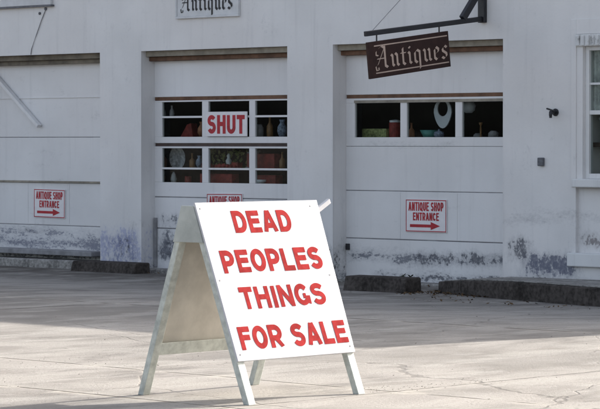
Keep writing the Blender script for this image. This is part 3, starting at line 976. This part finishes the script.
def flakes(mb, n, pick, smin, smax):
    for k in range(n):
        x, y = pick()
        s = random.uniform(smin, smax)
        a = random.uniform(0, 6.283)
        t_ = random.uniform(-.5, .5)
        d = Vector((math.cos(a), math.sin(a), t_)) * s
        e = Vector((-math.sin(a), math.cos(a), random.uniform(-.5, .5))) * s * random.uniform(.35, .6)
        c = Vector((x, y, gz(x, y) + s * 0.45 + 0.002))
        mb.add([c - d, c - e * .9 - d * .1, c + d, c + e], [(0, 1, 2, 3)])


lt_ = MB()
flakes(lt_, 260, lambda: (random.uniform(2.05, 3.6), -random.triangular(0.75, 1.75, 1.15)), .012, .04)
flakes(lt_, 200, lambda: (random.uniform(-3.5, 9.0), -abs(random.gauss(0, .05)) - (0.05 if random.random() < .5 else .2)), .012, .035)
flakes(lt_, 160, lambda: (random.uniform(3.0, 9.0), -random.uniform(1.75, 2.6)), .010, .03)
o_ = lt_.build('leaf_litter', m_leaf_dry)
o_['kind'] = 'stuff'
gr_ = MB()
flakes(gr_, 160, lambda: (8.0 + random.gauss(0, .45), -12.0 + random.gauss(0, .9)), .003, .008)
flakes(gr_, 150, lambda: (11.2 + random.gauss(0, .10), random.uniform(-11.9, -10.6)), .003, .008)
flakes(gr_, 260, lambda: (random.uniform(3, 14), random.uniform(-14.3, -2)), .004, .012)
o_ = gr_.build('grit', simple('loose_grit', (0.17, 0.15, 0.125), 0.95, 0.7, 40, 0.1))
o_['kind'] = 'stuff'


def weed(x, y, h, n, label, seed):
    rnd = random.Random(seed)
    root = thing('weed', label, 'weed', (x, y, gz(x, y)))
    st, lv = MB(), MB()
    for k in range(n):
        a = rnd.uniform(0, 6.283)
        b = Vector((x + .05 * math.cos(a), y + .03 * math.sin(a), gz(x, y) - .01))
        hh = h * rnd.uniform(.5, 1.0)
        tip = b + Vector((math.cos(a) * hh * .35, math.sin(a) * hh * .15, hh))
        st.tube([b, (b + tip) / 2 + Vector((0, 0, hh * .08)), tip], [.006, .004, .002], 5)
        for j in range(14):
            f = rnd.uniform(.15, 1.0)
            c = b.lerp(tip, f)
            g = rnd.uniform(0, 6.283)
            L = rnd.uniform(.03, .075)
            d = Vector((math.cos(g), math.sin(g) * .6, rnd.uniform(-.1, .8))) * L
            e = Vector((-math.sin(g), math.cos(g), rnd.uniform(-.3, .3))) * L * .28
            lv.add([c, c + d * .5 - e, c + d, c + d * .5 + e], [(0, 1, 2, 3)])
    st.build('stem', m_weed, root)
    lv.build('foliage', m_weed, root)


weed(-0.42, -0.08, 0.52, 9, 'tallest dark weed at the foot of the pier beside the right door', 3)
weed(-0.62, -0.10, 0.34, 6, 'shorter dark weed on the pier foot just left of the tallest weed', 4)
weed(0.98, -0.05, 0.16, 5, 'low dark weed tuft at the sill of the right garage door', 6)

# ---------------------------------------------------------------- things inside, behind the glass
m_teal = simple('teal_glaze', (0.10, 0.30, 0.27), 0.25, 0.2, 9)
m_china = simple('white_china', (0.75, 0.75, 0.79), 0.3, 0.2, 9)
m_cloth = simple('white_cloth', (0.66, 0.66, 0.70), 0.9, 0.1, 9)
m_redthing = simple('dull_red_paint', (0.27, 0.035, 0.03), 0.5, 0.5, 16)
m_brownjar = simple('brown_earthenware', (0.34, 0.14, 0.07), 0.5, 0.4, 9)
m_green = simple('green_leaves', (0.17, 0.19, 0.06), 0.6, 0.6, 30)
m_pattern = simple('yellow_green_print', (0.30, 0.32, 0.13), 0.6, 0.8, 30)
m_dull = simple('dull_grey_ware', (0.32, 0.30, 0.31), 0.5, 0.4, 14)

SY = 0.46


def shelf(x0, x1, z, label):
    tag(rebase(MB().box(x0, x1, 0.30, 0.72, z - 0.03, z).build('display_shelf', m_shelf), ((x0 + x1) / 2, 0.5, z - 0.03)), label, 'shelf')


shelf(-0.6, 2.5, 1.70, 'wooden shelf behind the windows of the right garage door')
shelf(-4.2, -1.2, 1.715, 'wooden shelf behind the upper windows of the middle garage door')
shelf(-4.2, -1.2, 1.10, 'wooden shelf behind the lower windows of the middle garage door')


def put(mb, name, mat, label, cat, base, group=None, smooth=False, bevel=0.0):
    return tag(rebase(mb.build(name, mat, None, bevel, smooth=smooth), base), label, cat, group)


put(MB().box(-0.22, 0.20, SY, SY + 0.12, 1.70, 1.83), 'printed_box', m_pattern, 'yellow green printed box in the first window of the right door', 'box', (0, SY, 1.70), bevel=0.006)
can = thing('canister', 'red canister with pale lid beside the printed box', 'canister', (0.30, SY + 0.06, 1.70))
MB().lathe((0.30, SY + 0.06, 1.70), [(0.075, 0), (0.078, 0.20), (0.07, 0.21)], 18).build('body', m_redthing, can, smooth=False)
MB().lathe((0.30, SY + 0.06, 1.91), [(0.072, 0), (0.072, 0.025), (0.02, 0.035)], 18).build('lid', m_china, can)
put(MB().lathe((0.90, SY + 0.05, 1.70), [(0.06, 0), (0.085, 0.02), (0.13, 0.11), (0.12, 0.11), (0.08, 0.03)], 20), 'bowl', m_teal, 'teal bowl in the middle window of the right door', 'bowl', (0.9, SY, 1.70), smooth=True)
# cloth bib with a dark neck hole hanging from the window head
bibm = MB()
cx, cz = 1.22, 2.03
outer, inner = [], []
for k in range(24):
    a = 2 * math.pi * k / 24
    outer.append((cx + (0.145 - 0.03 * max(0, -math.sin(a))) * math.cos(a), cz + (0.17 if math.sin(a) > 0 else 0.20) * math.sin(a)))
    inner.append((cx + 0.085 * math.cos(a), cz + 0.045 + 0.095 * math.sin(a)))
va = [(x, SY - 0.08, z) for x, z in outer] + [(x, SY - 0.08, z) for x, z in inner] + [(x, SY - 0.065, z) for x, z in outer] + [(x, SY - 0.065, z) for x, z in inner]
fa = []
for k in range(24):
    j = (k + 1) % 24
    fa += [(k, j, 24 + j, 24 + k), (48 + k, 72 + k, 72 + j, 48 + j), (k, 48 + k, 48 + j, j), (24 + k, 24 + j, 72 + j, 72 + k)]
bibm.add(va, fa)
put(bibm, 'white_collar', m_cloth, 'white cloth collar hanging in the middle window of the right door', 'collar', (cx, SY, 1.83))
put(MB().lathe((1.58, SY + 0.0, 2.02), [(0.04, 0.0), (0.075, 0.03), (0.09, 0.09), (0.06, 0.14), (0.03, 0.15)], 16), 'hanging_pot', m_china, 'pale pot hanging in the third window of the right door', 'pot', (1.58, SY, 2.02), smooth=True)
for (x, r, h, lab) in ((1.68, .06, .07, 'low dull pot at the left of the third window of the right door'), (1.93, .07, .10, 'round dull pot mid sill in the third window of the right door'), (2.14, .05, .15, 'tall dull jug toward the right of the third window of the right door')):
    put(MB().lathe((x, SY + 0.06, 1.70), [(r * .7, 0), (r, h * .3), (r * .95, h * .7), (r * .5, h)], 14), 'pot', m_dull, lab, 'pot', (x, SY, 1.70), 'dull pots in the right door', True)
for (x, lab) in ((-3.93, 'left of two slim pale bottles in the first upper window of the middle door'), (-3.76, 'right of two slim pale bottles in the first upper window of the middle door')):
    put(MB().lathe((x + 0.05, SY - 0.06, 2.0), [(.03, 0), (.035, .04), (.03, .09), (.014, .12), (.014, .16)], 12), 'bottle', m_dull, lab, 'bottle', (x, SY, 2.0), 'slim bottles in the middle door', True)
MB_ = MB().box(-4.1, -3.0, SY - 0.12, SY + 0.02, 1.985, 2.0)
put(MB_, 'glass_ledge', m_shelf, 'narrow dark ledge carrying two slim bottles', 'shelf', (-3.5, SY, 1.985))
put(MB().prism([(-3.62, SY, 1.72), (-3.36, SY, 1.72), (-3.40, SY, 1.92), (-3.48, SY, 1.90)], (0, 0.12, 0)), 'red_toy', m_redthing, 'dull red wedge shaped thing in the first upper window of the middle door', 'ornament', (-3.5, SY, 1.72), bevel=0.01)
# lower row
put(MB().lathe((-3.66, SY + 0.02, 1.44), [(0.02, 0), (0.11, 0.006), (0.155, 0.03), (0.16, 0.03), (0.115, 0.0), (0.02, -0.005)], 28, 'y'), 'plate', simple('printed_china', (0.50, 0.50, 0.54), 0.3, 0.75, 26), 'round white china plate standing in the first lower window of the middle door', 'plate', (-3.66, SY, 1.28), smooth=True)
put(MB().lathe((-4.0, SY + 0.03, 1.305), [(.05, 0), (.075, .05), (.07, .11), (.04, .16)], 14), 'jug', m_brownjar, 'brown jug beside the round white plate', 'jug', (-4.0, SY, 1.305), smooth=True)
MB_ = MB().box(-4.2, -1.2, SY - 0.10, SY + 0.12, 1.29, 1.305)
put(MB_, 'middle_ledge', m_shelf, 'narrow wooden ledge halfway up the lower windows of the middle door', 'shelf', (-2.7, SY, 1.29))
put(MB().lathe((-3.74, SY, 1.10), [(.035, 0), (.045, .05), (.03, .11), (.012, .15)], 12), 'figurine', m_china, 'small white figurine standing below the round plate', 'figurine', (-3.74, SY, 1.10), smooth=True)
put(MB().lathe((-2.66, SY, 1.305), [(.04, 0), (.03, .05), (.045, .10), (.02, .14), (.028, .17), (.01, .20)], 12), 'figurine', m_china, 'tall pale figurine in the middle lower window of the middle door', 'figurine', (-2.66, SY, 1.305), smooth=True)
lf = MB()
for k in range(90):
    px, pz = random.uniform(-3.15, -2.35), random.uniform(1.31, 1.56)
    py = SY + random.uniform(0.05, 0.14)
    a = random.uniform(0, 6.28)
    s = random.uniform(.02, .05)
    d = Vector((math.cos(a), random.uniform(-.4, .4), math.sin(a))) * s
    e = Vector((-math.sin(a), 0.3, math.cos(a))) * s * .45
    c = Vector((px, py, pz))
    lf.add([c - d, c - e, c + d, c + e], [(0, 1, 2, 3)])
pp = thing('potted_plant', 'dull green leafy plant behind the middle lower window of the middle door', 'plant', (-2.75, SY + 0.1, 1.306))
fo = lf.build('foliage', m_green, pp)
fo['kind'] = 'stuff'
MB().lathe((-2.75, SY + 0.17, 1.306), [(.05, 0), (.07, .09), (.06, .09)], 14).build('pot', m_brownjar, pp)
for k, (x, w, h, lab) in enumerate(((-3.06, .10, .07, 'small red box at the left on the ledge of the middle lower window'), (-2.86, .16, .05, 'flat red box in the centre on the ledge of the middle lower window'), (-2.47, .12, .08, 'red box at the right on the ledge of the middle lower window'))):
    put(MB().box(x - w / 2, x + w / 2, SY - 0.08, SY + 0.02, 1.306, 1.306 + h), 'red_box', m_redthing, lab, 'box', (x, SY, 1.306), 'red boxes in the middle door', bevel=0.006)
for k, (x, w, z, h, lab) in enumerate(((-2.85, .62, 1.10, .13, 'long red box below the ledge of the middle lower window'), (-2.0, .52, 1.306, .20, 'big red box on the ledge of the third lower window of the middle door'), (-1.95, .46, 1.10, .12, 'low red box at the bottom of the third lower window of the middle door'))):
    put(MB().box(x - w / 2, x + w / 2, SY - 0.06, SY + 0.08, z + .001, z + h), 'red_box', m_redthing, lab, 'box', (x, SY, z), 'red boxes in the middle door', bevel=0.006)
put(MB().lathe((-1.98, SY - 0.09, 1.10), [(.05, 0), (.09, .03), (.10, .06)], 16), 'dish', m_china, 'small pale dish in front of the low red box', 'dish', (-1.98, SY, 1.10), smooth=True)
# more goods crowding the windows: (x, z, kind, radius, height, material, label, category)
m_amber = simple('amber_glass', (0.26, 0.13, 0.05), 0.3, 0.4, 20)
m_bluew = simple('blue_white_china', (0.26, 0.30, 0.40), 0.3, 0.7, 40)
PROF = {
    'bottle': [(.9, 0), (1, .1), (1, .5), (.35, .68), (.3, .95), (.4, 1)],
    'vase': [(.5, 0), (1, .35), (.9, .6), (.4, .82), (.6, 1)],
    'mug': [(.9, 0), (1, .1), (1, 1), (.85, 1), (.8, .2)],
    'jar': [(.9, 0), (1, .1), (1, .75), (.7, .85), (.7, 1)],
    'teapot': [(.6, 0), (1, .4), (.85, .7), (.3, .82), (.15, .9), (.18, 1)],
    'candlestick': [(1, 0), (.9, .06), (.2, .15), (.3, .5), (.2, .8), (.5, .9), (.5, 1)],
}
for (gx, gzz, kind, gr, gh, gm, glab) in (
        (-3.34, 1.306, 'bottle', .04, .20, m_amber, 'amber bottle at the right of the round white plate'),
        (-3.20, 1.306, 'vase', .05, .17, m_bluew, 'blue and white vase at the right edge of the plate window'),
        (-3.42, 1.101, 'mug', .045, .09, m_redthing, 'red mug on the bottom shelf below the round plate'),
        (-3.95, 1.101, 'jar', .05, .12, m_amber, 'amber jar on the bottom shelf left of the white figurine'),
        (-2.25, 1.306, 'candlestick', .05, .22, m_dull, 'grey candlestick between the leafy plant and the big red box'),
        (-1.62, 1.306, 'bottle', .04, .22, m_amber, 'amber bottle right of the big red box'),
        (-2.12, 1.507, 'teapot', .07, .06, m_china, 'white lidded pot on top of the big red box'),
        (-3.15, 1.716, 'vase', .06, .22, m_brownjar, 'brown vase right of the red wedge shaped thing'),
        (-2.05, 1.716, 'jar', .06, .18, m_dull, 'grey jar at the left of the third upper window of the middle door'),
        (-1.85, 1.716, 'bottle', .045, .30, m_amber, 'tall amber bottle in the third upper window of the middle door'),
        (-1.62, 1.716, 'vase', .07, .24, m_bluew, 'blue and white vase in the third upper window of the middle door'),
        (-0.34, 1.701, 'jar', .05, .15, m_dull, 'grey jar at the far left of the first window of the right door'),
        (0.66, 1.701, 'bottle', .04, .20, m_brownjar, 'brown bottle left of the teal bowl'),
        (1.12, 1.701, 'teapot', .07, .12, m_bluew, 'blue and white lidded pot right of the teal bowl'),
        (1.80, 1.701, 'candlestick', .045, .20, m_amber, 'amber candlestick between the dull pots of the right door')):
    put(MB().lathe((gx, SY - 0.03, gzz), [(a * gr, b * gh) for a, b in PROF[kind]], 16), kind, gm, glab, 'jar' if kind == 'jar' else kind, (gx, SY - 0.03, gzz), smooth=True)

rr_ = random.Random(11)
for k in range(9):
    bx_ = -3.02 + k * 0.075 + rr_.uniform(-.015, .015)
    rad = rr_.uniform(.022, .034)
    by_ = SY - 0.115 + rr_.uniform(0, .02)
    put(MB().lathe((bx_, by_, 1.306 + rad), [(rad * math.sin(R(a_)) + .0005, -rad * math.cos(R(a_))) for a_ in range(0, 181, 20)], 12), 'bauble', m_redthing, 'round red bauble in the row on the ledge of the middle lower window', 'ornament', (bx_, by_, 1.306), 'red baubles in the middle door', smooth=True)

# curtain and flowers behind the sash window
cu = MB()
N = 24
rows = []
for j, z in enumerate((2.03, 2.76)):
    rows.append([(wx0 + 0.06 + 0.32 * k / N, 0.125 + 0.015 * math.sin(k * 1.9), z) for k in range(N + 1)])
cu.add(rows[0] + rows[1], [(k, k + 1, N + 2 + k, N + 1 + k) for k in range(N)])
cur = cu.build('curtain', simple('lace_curtain', (0.62, 0.62, 0.60), 0.9, 0.3, 20))
sm_ = cur.modifiers.new('thick', 'SOLIDIFY')
sm_.thickness = 0.004
tag(rebase(cur, (3.9, 0.125, 2.03)), 'pale gathered curtain in the upper left of the sash window', 'curtain')
fl = thing('flower_vase', 'vase of white flowers behind the sash window', 'vase', (3.93, 0.24, 1.66))
MB().lathe((3.93, 0.24, 1.66), [(.04, 0), (.06, .08), (.03, .2), (.04, .24)], 14).build('vase', m_dull, fl, smooth=True)
b = MB()
for k in range(26):
    c = Vector((3.93 + random.gauss(0, .055), 0.24 + random.gauss(0, .03), 2.04 + random.gauss(0, .055)))
    b.lathe(c, [(.004, -.02), (.02, -.008), (.022, .006), (.006, .02)], 7)
b.build('blossom', m_china, fl, smooth=True)
tag(rebase(MB().box(3.70, 4.95, 0.16, 0.34, 1.60, 1.655).build('window_shelf', m_shelf), (4.3, .25, 1.6)), 'inside shelf behind the sash window carrying the vase', 'shelf')
